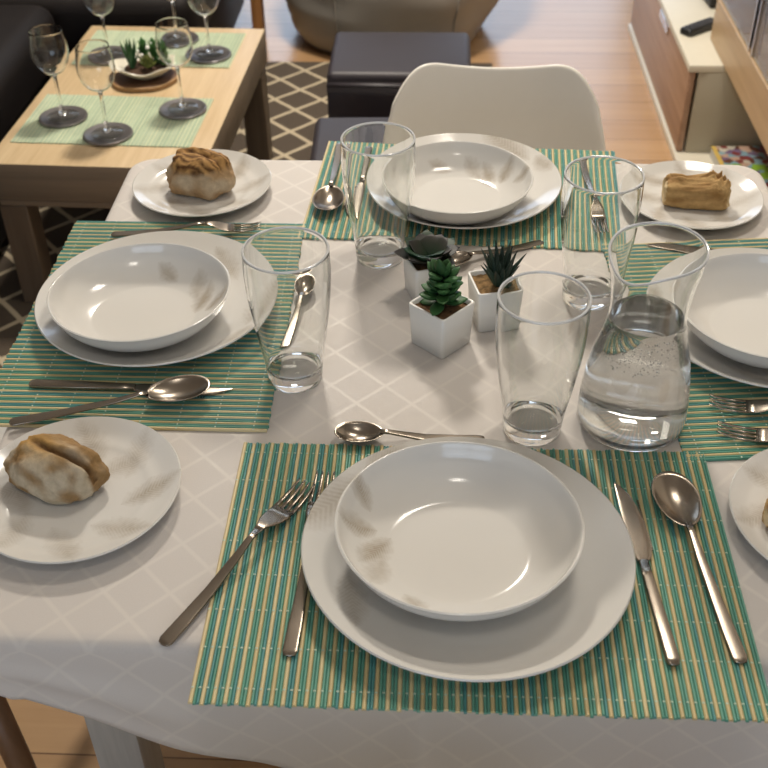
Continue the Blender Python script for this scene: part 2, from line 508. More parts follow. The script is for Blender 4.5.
def make_ottoman(label, loc, rz):
    t = thing('ottoman', label, 'ottoman', loc, rz, 'dark leather cube ottomans')
    D = .142
    obj('body', box(-.1775, .1775, -D, D, 0.02, 0.33, 0.006, 3), M['navy_leather'], t, angle=60)
    pb = box(-.178, .178, -D, D, 0.3302, 0.38, 0.018, 5)
    for v in pb.verts:                      # square lower edge, so the pad sits flush on the body
        if v.co.z < .349:
            v.co.z = .3302 if v.co.z < .340 else v.co.z
            if abs(v.co.x) > .1595: v.co.x = math.copysign(.178, v.co.x)
            if abs(v.co.y) > D - .0185: v.co.y = math.copysign(D, v.co.y)
    obj('seat_pad', pb, M['navy_leather'], t, angle=60)
    for sx in (-1, 1):
        for sy in (-1, 1):
            obj('foot', lathe([(0, 0), (.016, 0), (.018, .024), (0, .024)], 12), M['black_plastic'], t).location = (sx * .13, sy * .10, 0)
    return t
ott = make_ottoman('dark leather cube ottoman in front of the bean bag, the farther of the two', (-0.089, 2.675, 0.0125), 0.0)
dup(ott, (-0.089, 2.165, 0.0125), 0.03, 'dark leather cube ottoman half hidden behind the white chair, the nearer of the two')

def bag_fn(r, z, a):
    k = 1 + 0.035 * sin(3 * a + 1) * (z / .7) + 0.02 * sin(7 * a + z * 9)
    p = Vector((r * cos(a) * k, r * sin(a) * k, z))
    d = noise.noise(p * 5.5) * 0.02 + noise.noise(Vector((p.x * 3, p.y * 3, p.z * 16))) * 0.012 * exp(-((z - .2) / .2) ** 2)
    p += Vector((cos(a), sin(a), 0.3)) * d * min(1, z / .08)
    return p
prof = [(0, 0.0)] + [tuple(v) for v in spline([(.12, .001), (.27, .002), (.315, .04), (.345, .13), (.365, .27), (.355, .42), (.29, .58), (.18, .70), (.08, .755), (.03, .77)], 5)] + [(0, .772)]
bag = thing('bean_bag', 'large taupe vinyl bean bag on the floor behind the ottomans', 'bean bag', (-0.165, 3.86, 0.0))
bag.scale = (1.1, 1.1, 1.1)
obj('body', lathe(prof, 72, fn=bag_fn), M['bag'], bag, angle=80)
bm = bmesh.new()
for k in range(6):
    a = k * pi / 3 + 0.1
    pts = [Vector(bag_fn(r + .002, z, a)) for r, z in prof[3:-3]]
    tube(bm, pts, 0.0035, 6)
obj('seam_piping', bm, M['bag'], bag)

post = thing('wooden_post', 'narrow orange-brown wooden upright beside the end of the black sofa', 'wooden upright', (-0.622, 3.74, 0))
obj('upright', box(-.019, .019, -.03, .03, 0.0, 1.15, .004, 2), M['post'], post)
obj('top_cap', box(-.026, .026, -.037, .037, 1.15, 1.17, .004, 2), M['post'], post)

# ------------------------------------------------------------------ coffee table
ct = thing('coffee_table', 'light oak table with thick top and square legs beside the sofa', 'table', (-0.712, 2.465, 0), radians(-2.2))
Z2 = 0.38
HX, HY = 0.238, 0.398
tt = obj('tabletop', box(-HX, HX, -HY, HY, Z2 - 0.088, Z2, .002, 2), [M['oak'], M['oak_side_shade']], ct)
for pl in tt.data.polygons: pl.material_index = 0 if pl.normal.z > .5 else 1  # upper face plain oak, all others the oak with painted shade
obj('apron', box(-HX + .010, HX - .010, -HY + .004, HY - .004, Z2 - 0.105, Z2 - .089, .002, 1), M['oak_side_shade'], ct)
for sx in (-1, 1):
    for sy in (-1, 1):
        w = .062
        x = sx * (HX - .005 - w / 2); y = sy * (HY - .006 - w / 2)
        obj('leg', box(x - w / 2, x + w / 2, y - w / 2, y + w / 2, 0.0125, Z2 - 0.106, .002, 1), M['oak_leg_shade'], ct)

# ------------------------------------------------------------------ bamboo mats
def mat_mesh(W, D, n, teal, tan, seed, threads):
    rnd = random.Random(seed)
    bm = bmesh.new()
    p = W / n
    nt_, nn = len(teal), len(tan)
    prof = [(-.5, 0.0), (-.48, .0016), (-.27, .0025), (0, .0028), (.27, .0025), (.48, .0016), (.5, 0.0)]
    for i in range(n):
        beige = (i % 3 == 0)
        wl = p * (1.24 if beige else .88); x = -W / 2 + (i // 3) * 3 * p + (p * .62 if beige else p * (1.24 + .44 + .88 * (i % 3 - 1)))
        mi = nt_ + rnd.randrange(nn) if beige else rnd.randrange(nt_)
        a = []; b_ = []
        j0 = rnd.uniform(-.0012, .0012); j1 = rnd.uniform(-.0012, .0012)
        for (u, h) in prof:
            a.append(bm.verts.new((x + u * wl * .985, -D / 2 + j0, h)))
            b_.append(bm.verts.new((x + u * wl * .985, D / 2 + j1, h)))
        for k in range(len(prof) - 1):
            f = bm.faces.new((a[k], a[k + 1], b_[k + 1], b_[k])); f.material_index = mi
        for ring in (a, b_):
            f = bm.faces.new(ring); f.material_index = mi
        f = bm.faces.new((a[0], b_[0], b_[-1], a[-1])); f.material_index = mi
    bmesh.ops.recalc_face_normals(bm, faces=bm.faces)
    # stitching threads across the sticks
    for k in range(threads):
        y = -D / 2 + .014 + (D - .028) * k / (threads - 1)
        for i in range(n):
            if (i + k) % 2: continue
            x = -W / 2 + (i + .5) * p
            w = p * .75
            q = [bm.verts.new((x - w / 2, y - .0007, .0026)), bm.verts.new((x, y - .0007, .0031)), bm.verts.new((x + w / 2, y - .0007, .0026)),
                 bm.verts.new((x + w / 2, y + .0007, .0026)), bm.verts.new((x, y + .0007, .0031)), bm.verts.new((x - w / 2, y + .0007, .0026))]
            for ids in ((0, 1, 4, 5), (1, 2, 3, 4)):
                f = bm.faces.new([q[j] for j in ids]); f.material_index = nt_ + nn
    return bm
GM = 'teal and beige bamboo placemats on the dining table'
def placemat(label, x, y, rz, seed, W=.45, D=.30, n=150, z=T, teal='teal', tan='tan', group=GM, threads=8):
    o = obj('placemat', mat_mesh(W, D, n, M[teal], M[tan], seed, threads), M[teal] + M[tan] + [M['thread']], angle=50)
    o.location = (x, y, z + .0004); o.rotation_euler = (0, 0, rz)
    return tag(o, label, 'placemat', group)
placemat('teal and beige striped bamboo placemat at the front, its edge jutting past the tablecloth', .0425, .6427, 0, 1)
placemat('teal and beige striped bamboo placemat at the far end before the white chair', .044, 1.303, radians(-3.3), 2, W=.411, D=.266, n=138)
placemat('teal and beige striped bamboo placemat on the left side under the left dinner plate', -.3115, 1.0125, radians(90), 3, W=.403, n=135)
placemat('teal and beige striped bamboo placemat on the right side beyond the water carafe',   .380, .992, radians(-90 + 5.5), 4, W=.396, n=132)
GM2 = 'pale green placemats on the oak table'
zc = Z2 + .0004
placemat('pale green striped placemat on the oak table, the nearer one under three wine glasses', -.731, 2.290, radians(-2.5), 5, .405, .25, 136, Z2, 'pteal', 'ptan', GM2, 6)
placemat('pale green striped placemat on the oak table, the farther one by the sofa', -.712, 2.710, radians(-2.5), 6, .405, .225, 136, Z2, 'pteal', 'ptan', GM2, 6)

# ------------------------------------------------------------------ wine glasses on coasters
Zm = Z2 + .0036
gc = tag(obj('coaster', lathe([(0, 0), (.053, 0), (.0555, .002), (.0555, .004), (.054, .0058), (.050, .0062), (.048, .0052), (0, .005)], 48), M['coaster']), '', 'coaster')
wg = thing('wine_glass', '', 'wine glass')
bo = [(.0045, .098), (.012, .1015), (.024, .109), (.034, .122), (.0395, .137), (.041, .150), (.040, .165), (.0375, .182), (.0355, .200)]
outer = [tuple(v) for v in spline(bo, 4)]
inner = [(r - .0011, z + .0006 if z < .11 else z) for r, z in outer][::-1]
obj('bowl', lathe([(0, .0986)] + outer + [(.0349, .2007)] + inner + [(0, .1045)], 44), M['glass_solid'], wg, angle=70)
obj('stem', lathe([(0, .0065)] + [tuple(v) for v in spline([(.012, .0066), (.0062, .012), (.0042, .03), (.0036, .06), (.0042, .088), (.0062, .097)], 3)] + [(0, .0985)], 20), M['glass_solid'], wg)
obj('foot', lathe([(0, 0), (.034, 0), (.0355, .0008), (.034, .0016), (.018, .0035), (.010, .0062), (0, .0064)], 40), M['glass_wine'], wg)
spots = [(-.851, 2.293, 'leftmost on the near green mat'), (-.7265, 2.208, 'nearest to the dining table'),
         (-.583, 2.340, 'rightmost on the near green mat'), (-.833, 2.654, 'leftmost on the far green mat'),
         (-.575, 2.660, 'rightmost on the far green mat'), (-.677, 2.762, 'farthest, behind another glass')]
for i, (x, y, w) in enumerate(spots):
    lab = 'clear stemmed wine glass on a coaster, ' + w
    clab = 'dark round coaster under the wine glass ' + w
    if i == 0:
        wg.location = (x, y, Zm + .0052); wg['label'] = lab; wg['group'] = 'wine glasses on the oak table'
        gc.location = (x, y, Zm); gc['label'] = clab; gc['group'] = 'coasters on the oak table'
    else:
        dup(wg, (x, y, Zm + .0052), i * .7, lab); dup(gc, (x, y, Zm), 0, clab)

# ------------------------------------------------------------------ leaves
def leaf(bm, base, az, el, L, W, th, curl=0.3, fat=0.5, n=7, store=None, c0=(0, .2, 0), c1=(0, .3, 0)):
    """fleshy leaf: ring sections along a curved spine"""
    base = Vector(base); rings = []
    pos = base.copy(); e = el
    side = Vector((-sin(az), cos(az), 0))
    for i in range(n + 1):
        t = i / n
        w = W * (max(0.0, sin(pi * min(1, (t * (1 - .12) + .12)) ** fat)) ** .75) if fat != 0 else W * (1 - t)
        w = max(w, W * .04)
        d = Vector((cos(az) * cos(e), sin(az) * cos(e), sin(e)))
        up = side.cross(d) * -1
        ring = []
        hh = th * (w / W)
        for k in range(8):
            a = 2 * pi * k / 8
            off = side * (w * cos(a)) + up * (hh * sin(a) + .25 * w * cos(a) ** 2)
            v = bm.verts.new(pos + off)
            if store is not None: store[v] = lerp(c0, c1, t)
            ring.append(v)
        rings.append(ring)
        pos = pos + d * (L / n); e += curl / n
    for A, B in zip(rings[:-1], rings[1:]):
        for k in range(8): bm.faces.new((A[k], A[(k + 1) % 8], B[(k + 1) % 8], B[k]))
    bm.faces.new(rings[0][::-1]); bm.faces.new(rings[-1])

def leaves_obj(name, build, parent):
    bm = bmesh.new(); st = {}
    build(bm, st)
    bmesh.ops.recalc_face_normals(bm, faces=bm.faces)
    bm.verts.ensure_lookup_table(); bm.verts.index_update()
    cols = [st.get(v, (.02, .05, .02)) for v in bm.verts]
    o = obj(name, bm, M['leaf'], parent, angle=75)
    a = o.data.color_attributes.new('col', 'FLOAT_COLOR', 'POINT')
    for i, c in enumerate(cols): a.data[i].color = (c[0], c[1], c[2], 1)
    return o

def soil_obj(parent, w, z, seed, c=(.16, .09, .045), rnd_=False):
    bm = bmesh.new(); n = 14
    g = [[None] * (n + 1) for _ in range(n + 1)]
    for i in range(n + 1):
        for j in range(n + 1):
            x = (i / n * 2 - 1) * w; y = (j / n * 2 - 1) * w
            g[i][j] = bm.verts.new((x, y, z + noise.noise(Vector((x * 210, y * 210, seed))) * .0022))
    for i in range(n):
        for j in range(n): bm.faces.new((g[i][j], g[i + 1][j], g[i + 1][j + 1], g[i][j + 1]))
    o = obj('soil', bm, M['soil'], parent)
    setcol(o, lambda co, no: lerp((c[0] * .45, c[1] * .45, c[2] * .45), (c[0] * 1.7, c[1] * 1.7, c[2] * 1.7), .5 + .9 * noise.noise(co * 260)))
    return o

def square_ring(bm, h, z, r, n=4):
    """rounded square of half side h"""
    vs = []
    for q in range(4):
        cx, cy = ((1, 1), (-1, 1), (-1, -1), (1, -1))[q]
        for k in range(n + 1):
            a = q * pi / 2 + (pi / 2) * k / n
            vs.append(bm.verts.new((cx * (h - r) + r * cos(a), cy * (h - r) + r * sin(a), z)))
    return vs

def square_pot(parent, hb, ht, H_, wall=.0032):
    bm = bmesh.new()
    rings = [square_ring(bm, hb * .9, 0, .003), square_ring(bm, hb, .0015, .004), square_ring(bm, ht, H_ - .0008, .004),
             square_ring(bm, ht - .0009, H_, .004), square_ring(bm, ht - wall + .0008, H_, .003), square_ring(bm, ht - wall, H_ - .001, .003),
             square_ring(bm, ht - wall - .0006, H_ - .016, .003)]
    for A, B in zip(rings[:-1], rings[1:]):
        n = len(A)
        for k in range(n): bm.faces.new((A[k], A[(k + 1) % n], B[(k + 1) % n], B[k]))
    bm.faces.new(rings[0][::-1]); bm.faces.new(rings[-1])
    return obj('pot', bm, M['white_pot'], parent, angle=50)

GRP_P = 'white potted artificial succulents in the table centre'
# front pot: round-leaved green succulent
p1 = thing('potted_succulent', 'green oval-leaved succulent in a white square pot, front of three', 'potted plant', (.0115, .9675, T), radians(45 + 3), GRP_P)
square_pot(p1, .0238, .0262, .054)
soil_obj(p1, .0228, .048, 1)
def b1(bm, st):
    r = random.Random(3)
    tube(bm, [(0, 0, .045), (.001, .0, .075), (-.001, .001, .1)], [.0032, .003, .002], 8)
    lv = 0
    for k in range(34):
        t = k / 33
        z = .052 + .038 * t
        az = k * 2.399 + r.uniform(-.6, .6)
        el = 0.0 + .85 * t ** 1.2 + r.uniform(-.45, .45)
        L = (.024 - .002 * t) * r.uniform(.8, 1.15)
        g = r.uniform(.6, 1.35)
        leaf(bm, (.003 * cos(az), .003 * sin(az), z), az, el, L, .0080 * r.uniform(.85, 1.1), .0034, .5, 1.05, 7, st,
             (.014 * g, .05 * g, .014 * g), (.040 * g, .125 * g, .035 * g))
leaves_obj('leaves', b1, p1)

# right pot: spiky
p2 = thing('potted_succulent', 'spiky dark aloe-like plant in a white square pot, rightmost of three', 'potted plant', (.0695, 1.011, T), radians(14), GRP_P)
square_pot(p2, .0218, .0250, .054)
soil_obj(p2, .0215, .049, 2, (.26, .16, .07))
def b2(bm, st):
    r = random.Random(5)
    for k in range(30):
        az = k * 2.399; t = k / 29
        el = 1.0 + .45 * t + r.uniform(-.15, .15)
        L = .043 * r.uniform(.8, 1.12)
        g = r.uniform(.7, 1.2)
        leaf(bm, (.006 + .004 * cos(az), .004 * sin(az), .048), az, el, L, .0048, .0026, -.15 if t < .5 else .1, .45, 7, st,
             (.03 * g, .075 * g, .05 * g), (.035 * g, .05 * g, .04 * g))
leaves_obj('leaves', b2, p2)

# back pot: broad dark leaves
p3 = thing('potted_succulent', 'dark broad-leaved rosette plant in a white pot behind the front pot', 'potted plant', (-.0035, 1.062, T), radians(20), GRP_P)
square_pot(p3, .0222, .0245, .050)
soil_obj(p3, .0210, .045, 3)
def b3(bm, st):
    r = random.Random(9)
    for k in range(17):
        az = k * 2.399 + .4; t = k / 16
        el = .12 + .45 * t + r.uniform(-.12, .12)
        L = .040 - .014 * t
        g = r.uniform(.8, 1.15)
        leaf(bm, (.002 * cos(az), .002 * sin(az),   .049 + .003 * t), az, el, L, .0135, .0032, .35, 1.05, 8, st,
             (.008 * g, .030 * g, .010 * g), ((.016 * g, .010 * g, .009 * g) if k % 3 else (.014 * g, .045 * g, .018 * g)))
leaves_obj('leaves', b3, p3)

# wood slice and succulent dish on the oak table
ws = thing('wood_slice', 'dark round wood slice trivet under the succulent dish on oak table', 'trivet', (-.709, 2.508, Z2 + .0003))
def wsf(r, z, a):
    k = 1 + .04 * sin(2 * a + .6) + .02 * sin(5 * a)
    return (r * cos(a) * k, r * sin(a) * k * .92, z)
obj('slice', lathe([(0, 0), (.076, 0), (.077, .004), (.0765, .011), (.075, .012), (0, .0122)], 48, fn=wsf), M['bark'], ws)
obj('bark', lathe([(.0762, .001), (.0795, .002), (.0795, .0105), (.0755, .0125), (.0752, .0119)], 48, fn=wsf), M['rim_bark'], ws)
dish = thing('succulent_dish', 'small succulent arrangement in a cream leaf-edged dish on the wood slice', 'potted plant', (-.705, 2.515, Z2 + .0126), .3)
def df(r, z, a):
    k = 1 + .10 * (r / .08) ** 3 * sin(5 * a)
    return (r * cos(a) * k * 1.08, r * sin(a) * k, z + .006 * (r / .07) ** 4 * sin(5 * a + .5))
obj('dish', lathe([(0, 0), (.028, 0), (.042, .008), (.058, .020), (.068, .030), (.066, .031), (.054, .022), (.038, .014), (0, .012)], 60, fn=df), M['white_lacquer'], dish)
bm = lathe([(0, .021), (.02, .022), (.04, .0205), (.05, .0195)], 30)
so = obj('soil', bm, M['soil'], dish); setcol(so, lambda co, no: lerp((.03, .015, .012), (.12, .07, .04), .5 + noise.noise(co * 200)))
def bd(bm, st):
    r = random.Random(12)
    for k in range(22):      # olive rosette in front
        az = k * 2.399; t = k / 21
        leaf(bm, (.006 + .003 * cos(az), -.022 + .003 * sin(az), .026 + .006 * t), az, .25 + 1.0 * t, .022 - .006 * t, .0062, .002, .5, .9, 6, st, (.05, .10, .02), (.12, .13, .03))
    for k in range(12):      # spiky clump at left
        az = k * 2.399
        leaf(bm, (-.030 + .003 * cos(az), .004 + .003 * sin(az), .02), az, 1.0 + .04 * k, .052, .0052, .002, .1, .6, 6, st, (.02, .075, .03), (.05, .13, .05))
    for cx, cy in ((.002, .022), (.026, .012), (.044, -.006)):
        for k in range(20):
            az = k * 2.399; t = k / 19
            leaf(bm, (cx + .002 * cos(az), cy + .002 * sin(az), .022 + .028 * t), az, .2 + .9 * t, .018, .006, .002, .4, .9, 6, st, (.025, .09, .02), (.07, .19, .05))
dl = leaves_obj('leaves', bd, dish)
for v in dl.data.vertices: v.co.z = .021 + (v.co.z - .021) * 1.4
bm = bmesh.new()
for (x, y, z, r_) in ((-.012, .0, .062, .004), (.012, .004, .066, .0055), (-.004, -.006, .054, .004), (.022, .016, .072, .003)):
    mtx = Matrix.Translation((x, y, z)); bmesh.ops.create_icosphere(bm, subdivisions=2, radius=r_, matrix=mtx)
obj('white_flowers', bm, M['white_pot'], dish)

# ------------------------------------------------------------------ TV bench, cabinet, remote, magazine
tv = thing('tv_bench', 'low white and wood TV bench on the right with a drop front door', 'tv bench', (.98, 3.35, 0))
def tvp(name, x0, x1, y0, y1, z0, z1, m, bev=.002, par=None):
    return obj(name, box(x0 - .98, x1 - .98, y0 - 3.35, y1 - 3.35, z0, z1, bev, 2), M[m], par or tv)
tvp('top_panel', .686, 1.30, 2.862, 3.86, .262, .282, 'white_lacquer')
tvp('side_panel', .715, 1.30, 2.866, 2.884, .0225, .2615, 'grey_lacquer')
tvp('side_panel', .715, 1.30, 3.838, 3.856, .0225, .2615, 'grey_lacquer')
tvp('back_panel', 1.28, 1.298, 2.885, 3.837, .0225, .2615, 'grey_lacquer')
tvp('base_panel', .684, 1.30, 2.30, 3.86, .0, .022, 'white_lacquer')
door = tvp('door', .690, .708, 2.868, 3.854, .026, .2605, 'tv_wood')
bm = box(.683 - .98, .690 - .98, 3.20 - 3.35, 3.345 - 3.35, .236, .262, .001, 1)
obj('handle', bm, M['chrome'], door)

cab = thing('display_cabinet', 'oak framed glass display cabinet standing on the bench at the right edge', 'cabinet', (1.038, 2.6, .283))
def cp(name, x0, x1, y0, y1, z0, z1, m, bev=.0015, par=None):
    return obj(name, box(x0 - 1.05, x1 - 1.05, y0 - 2.6, y1 - 2.6, z0 - .283, z1 - .283, bev, 1), M[m], par or cab, smooth=False)
cp('bottom_panel', .805, 1.31, 2.06, 3.05, .284, .303, 'tv_wood_light')
cp('bottom_rail', .787, .804, 2.06, 3.05, .284, .400, 'tv_wood_light')
cp('top_panel', .805, 1.31, 2.06, 3.05, 1.40, 1.42, 'tv_wood_light')
cp('top_rail', .787, .804, 2.06, 3.05, 1.36, 1.42, 'tv_wood_light')
cp('side_panel', .805, 1.31, 3.034, 3.05, .3035, 1.3995, 'tv_wood_light')
cp('side_panel', .805, 1.31, 2.06, 2.076, .3035, 1.3995, 'tv_wood_light')
cp('back_panel', 1.295, 1.31, 2.077, 3.033, .3035, 1.3995, 'grey_lacquer')
for y0, y1 in ((2.665, 3.048), (2.07, 2.640)):
    d_ = cp('glass_door', .792, .798, y0, y1, .401, 1.359, 'pane')
    for q in ((y0, y0 + .010), (y1 - .010, y1)):
        cp('door_trim', .788, .803, q[0], q[1], .401, 1.359, 'chrome', .001, None)
cp('centre_post', .799, .812, 2.641, 2.664, .401, 1.359, 'black_metal')
cp('shelf', .815, 1.294, 2.077, 3.033, .80, .818, 'tv_wood_light')

rem = thing('remote_control', 'black remote control on the white bench top beside the cabinet', 'remote control', (.757, 3.115, .2825), radians(-50))
rem.scale = (.9, .88, 1)
obj('body', box(-.022, .022, -.075, .075, 0, .02, .006, 3), M['black_plastic'], rem)
bm = bmesh.new()
for i in range(3):
    for j in range(6):
        bmesh.ops.create_cone(bm, cap_ends=True, segments=12, radius1=.0036, radius2=.0030, depth=.003, matrix=Matrix.Translation((-.012 + i * .012, -.055 + j * .018, .0212)))
obj('buttons', bm, M['grey_plastic'], rem)
stb = thing('media_box', 'small black box on the white bench top at the top right', 'electronic box', (.865, 3.36, .2825), .1)
obj('case', box(-.055, .055, -.07, .07, .003, .032, .004, 2), M['black_plastic'], stb)
for sx in (-1, 1):
    for sy in (-1, 1):
        obj('foot', lathe([(0, 0), (.006, 0), (.006, .003), (0, .003)], 10), M['grey_plastic'], stb).location = (sx * .042, sy * .055, 0)

mag = thing('magazine', 'colourful printed magazine lying on the white base of the bench', 'magazine', (.885, 2.715, .0225), radians(2))
obj('pages', box(-.0985, .099, -.134, .134, .001, .0285, .001, 1), M['paper'], mag)
obj('front_cover', box(-.1, .1, -.136, .136, .0287, .0302, .0005, 1), M['cover'], mag)
obj('back_cover', box(-.1, .1, -.136, .136, -.0002, .0009, .0003, 1), M['paper'], mag)

# ------------------------------------------------------------------ white shell chairs
def chair(label, loc, rz):
    t = thing('dining_chair', label, 'chair', loc, rz, 'white moulded shell chairs')
    key = [(-.205, .430, .175), (-.185, .447, .196), (-.12, .452, .212), (0, .440, .218), (.10, .436, .216), (.165, .455, .212),
           (.20, .51, .204), (.217, .57, .196), (.232, .64, .184), (.247, .71, .174), (.256, .757, .168)]
    P = spline(key, 5); nu = 24
    bm = bmesh.new(); rows = []
    nv = len(P)
    for i, p in enumerate(P):
        t_ = i / (nv - 1); row = []
        for j in range(nu + 1):
            u = j / nu * 2 - 1
            x = p.z * u
            back = sstep(.5, .62, t_)
            curl = .055 * abs(u) ** 2.4
            y = p.x - back * curl
            z = p.y + (1 - back) * .045 * abs(u) ** 3 * sstep(.02, .25, t_)
            # rounded top corners and slight dip between them
            topk = sstep(.80, 1.0, t_)
            z += topk * (.014 * min(1, abs(u) / .6) ** 2 - .060 * max(0, abs(u) - .68) ** 2 / .1024)
            x *= 1 - .0 * topk
            fk = sstep(.14, 0, t_)
            y += fk * .035 * max(0, abs(u) - .6) ** 2 / .16
            row.append(bm.verts.new((x, y, z)))
        rows.append(row)
    for A, B in zip(rows[:-1], rows[1:]):
        for j in range(nu): bm.faces.new((A[j], A[j + 1], B[j + 1], B[j]))
    sh = obj('seat_shell', bm, M['shell'], t, angle=80)
    so_ = sh.modifiers.new('thick', 'SOLIDIFY'); so_.thickness = .009; so_.offset = -1 if False else 0
    sb = sh.modifiers.new('smooth', 'SUBSURF'); sb.levels = 1; sb.render_levels = 1
    for sx in (-1, 1):
        for sy in (-1, 1):
            a = Vector((sx * .125, sy * .125 + .0, .415)); b = Vector((sx * .215, sy * .205 + .0, .0))
            bm = bmesh.new(); tube(bm, [a, a.lerp(b, .4), b], [.0155, .0165, .0115], 16)
            obj('leg', bm, M['beech'], t)
    bm = bmesh.new()
    for z_ in (.33,):
        for s_ in (-1, 1):
            k = (.415 - z_) / .415
            xx, yy = .125 + .09 * k, .125 + .08 * k
            tube(bm, [(-xx, s_ * yy, z_), (xx, s_ * yy, z_)], .004, 8)
            tube(bm, [(s_ * xx, -yy, z_), (s_ * xx, yy, z_)], .004, 8)
    for sx in (-1, 1):
        tube(bm, [(sx * .125, -.125, .412), (0, 0, .422), (-sx * .125, .125, .412)], .006, 8)
    obj('brace', bm, M['black_metal'], t)
    return t
ch = chair('white moulded shell chair with curved back at the far end of the table', (.094, 1.452, 0), radians(-1))
dup(ch, (-.668, .912, 0), radians(90), 'chair at the left of the table, only its brown wooden leg showing at bottom left')
dup(ch, (-.03, .425, 0), radians(180), 'white shell chair tucked under the near side of the table below the cloth')

# ------------------------------------------------------------------ dining table and cloth
TX0, TX1, TY0, TY1 = -.428, .452, .548, 1.398
dt = thing('dining_table', 'dining table with grey wooden legs hidden under the white cloth', 'table', ((TX0 + TX1) / 2, (TY0 + TY1) / 2, 0))
cx_, cy_ = dt.location.x, dt.location.y
def rounded_slab(x0, x1, y0, y1, z0, z1, r, n=8):
    bm = bmesh.new(); P = []
    for q, (cx, cy) in enumerate(((x1 - r, y1 - r), (x0 + r, y1 - r), (x0 + r, y0 + r), (x1 - r, y0 + r))):
        for k in range(n + 1):
            a = q * pi / 2 + pi / 2 * k / n; P.append((cx + r * cos(a), cy + r * sin(a)))
    A = [bm.verts.new((x, y, z0)) for x, y in P]; B = [bm.verts.new((x, y, z1)) for x, y in P]
    bm.faces.new(A[::-1]); top = bm.faces.new(B)
    for k in range(len(P)): bm.faces.new((A[k], A[(k + 1) % len(P)], B[(k + 1) % len(P)], B[k]))
    bmesh.ops.bevel(bm, geom=list(top.edges), offset=.008, segments=3, profile=.5, affect='EDGES')
    return bm
obj('tabletop', rounded_slab(TX0 - cx_ + .006, TX1 - cx_ - .006, TY0 - cy_ + .006, TY1 - cy_ - .006, .718, .7450, .034), M['grey_wood'], dt)
for (x, y) in ((-.318, .655), (.342, .655), (-.318, 1.29), (.342, 1.29)):
    obj('leg', box(x - cx_ - .025, x - cx_ + .025, y - cy_ - .027, y - cy_ + .027, 0.0, .7175, .003, 2), M['grey_wood'], dt)
for ya in (.642, 1.278):
    obj('apron', box(-.29 - cx_, .314 - cx_, ya - cy_, ya + .025 - cy_, .66, .7175, .002, 1), M['grey_wood'], dt)

def cloth():
    bm = bmesh.new()
    rc = .035     # corner radius in plan
    x0, x1, y0, y1 = TX0, TX1, TY0, TY1
    # perimeter points, counter-clockwise from front left
    per = []
    def line(a, b, n):
        for k in range(n): per.append((a[0] + (b[0] - a[0]) * k / n, a[1] + (b[1] - a[1]) * k / n))
    def arc(c_, a0, n=6):
        for k in range(n): 
            a = a0 + pi / 2 * k / n
            per.append((c_[0] + rc * cos(a), c_[1] + rc * sin(a)))
    line((x0 + rc, y0), (x1 - rc, y0), 90); arc((x1 - rc, y0 + rc), -pi / 2)
    line((x1, y0 + rc), (x1, y1 - rc), 70); arc((x1 - rc, y1 - rc), 0)
    line((x1 - rc, y1), (x0 + rc, y1), 70); arc((x0 + rc, y1 - rc), pi / 2)
    line((x0, y1 - rc), (x0, y0 + rc), 70); arc((x0 + rc, y0 + rc), pi)
    n = len(per)
    nrm = []
    for i in range(n):
        a = per[i - 1]; b = per[(i + 1) % n]
        d = Vector((b[0] - a[0], b[1] - a[1])).normalized(); nrm.append(Vector((d.y, -d.x)))
    def drop(x, y):
        # hem measured on the photograph: it climbs towards the front left corner
        front = .20 if x > -.08 else .020 + (x + .428) / .348 * .18
        d = front if y < y0 + rc else .19
        if x < x0 + rc and y >= y0: d = .022 + .17 * sstep(y0, y0 + .35, y)
        if x > x1 - rc: d = .20
        return max(d, .02)
    inset = .012
    rings = []; flat = {}
    # inner ring on top, roll over, hang
    lev = [(-inset, 0.0), (-.006, -.0004), (-.0022, -.002), (.0008, -.005), (.0022, -.010)]
    for (o_, dz) in lev:
        rings.append([bm.verts.new((per[i][0] + nrm[i].x * o_, per[i][1] + nrm[i].y * o_, T + dz)) for i in range(n)])
    K = 14
    for k in range(1, K + 1):
        t = k / K; r = []
        for i in range(n):
            x, y = per[i]; D = drop(x, y)
            s = i * .0106
            fold = .010 * sin(s * 13 + .7) + .006 * sin(s * 31 + 1.3)
            # crisp crease near the middle of the front, long soft sag near the left
            if y < y0 + .01:
                fold += .012 * exp(-((x + .003) / .012) ** 2) - .010 * exp(-((x + .03) / .03) ** 2)
                yy = (x + .40) / .28
                fold += .012 * exp(-((t - .35 - .35 * yy) / .16) ** 2) * exp(-((x + .30) / .12) ** 2) / max(t, .25)
            corner = min(abs(x - x0), abs(x - x1)) < .08 and min(abs(y - y0), abs(y - y1)) < .08
            o_ = .003 + t * (.012 + fold) * (D / .2) + (.004 * t if corner else 0)
            vv = bm.verts.new((x + nrm[i].x * o_, y + nrm[i].y * o_, T - .010 - (D - .010) * t))
            flat[vv] = (x + nrm[i].x * (.01 + D * t), y + nrm[i].y * (.01 + D * t)); r.append(vv)
        rings.append(r)
    for A, B in zip(rings[:-1], rings[1:]):
        for k in range(n): bm.faces.new((A[k], B[k], B[(k + 1) % n], A[(k + 1) % n]))
    # flat top, as a grid clipped to the inner ring: one n-gon is flat and enough
    bm.faces.new(rings[0])
    bmesh.ops.recalc_face_normals(bm, faces=bm.faces)
    bm.verts.index_update()
    fl = [flat.get(v, (v.co.x, v.co.y)) for v in bm.verts]
    o = obj('tablecloth', bm, M['cloth'], angle=60)
    at = o.data.attributes.new('flat', 'FLOAT_VECTOR', 'POINT')
    for i, q in enumerate(fl): at.data[i].vector = (q[0], q[1], 0)
    md = o.modifiers.new('thick', 'SOLIDIFY'); md.thickness = .001; md.offset = -1
    return tag(o, 'white tablecloth with a woven diamond pattern draped over the dining table', 'tablecloth')
cloth()

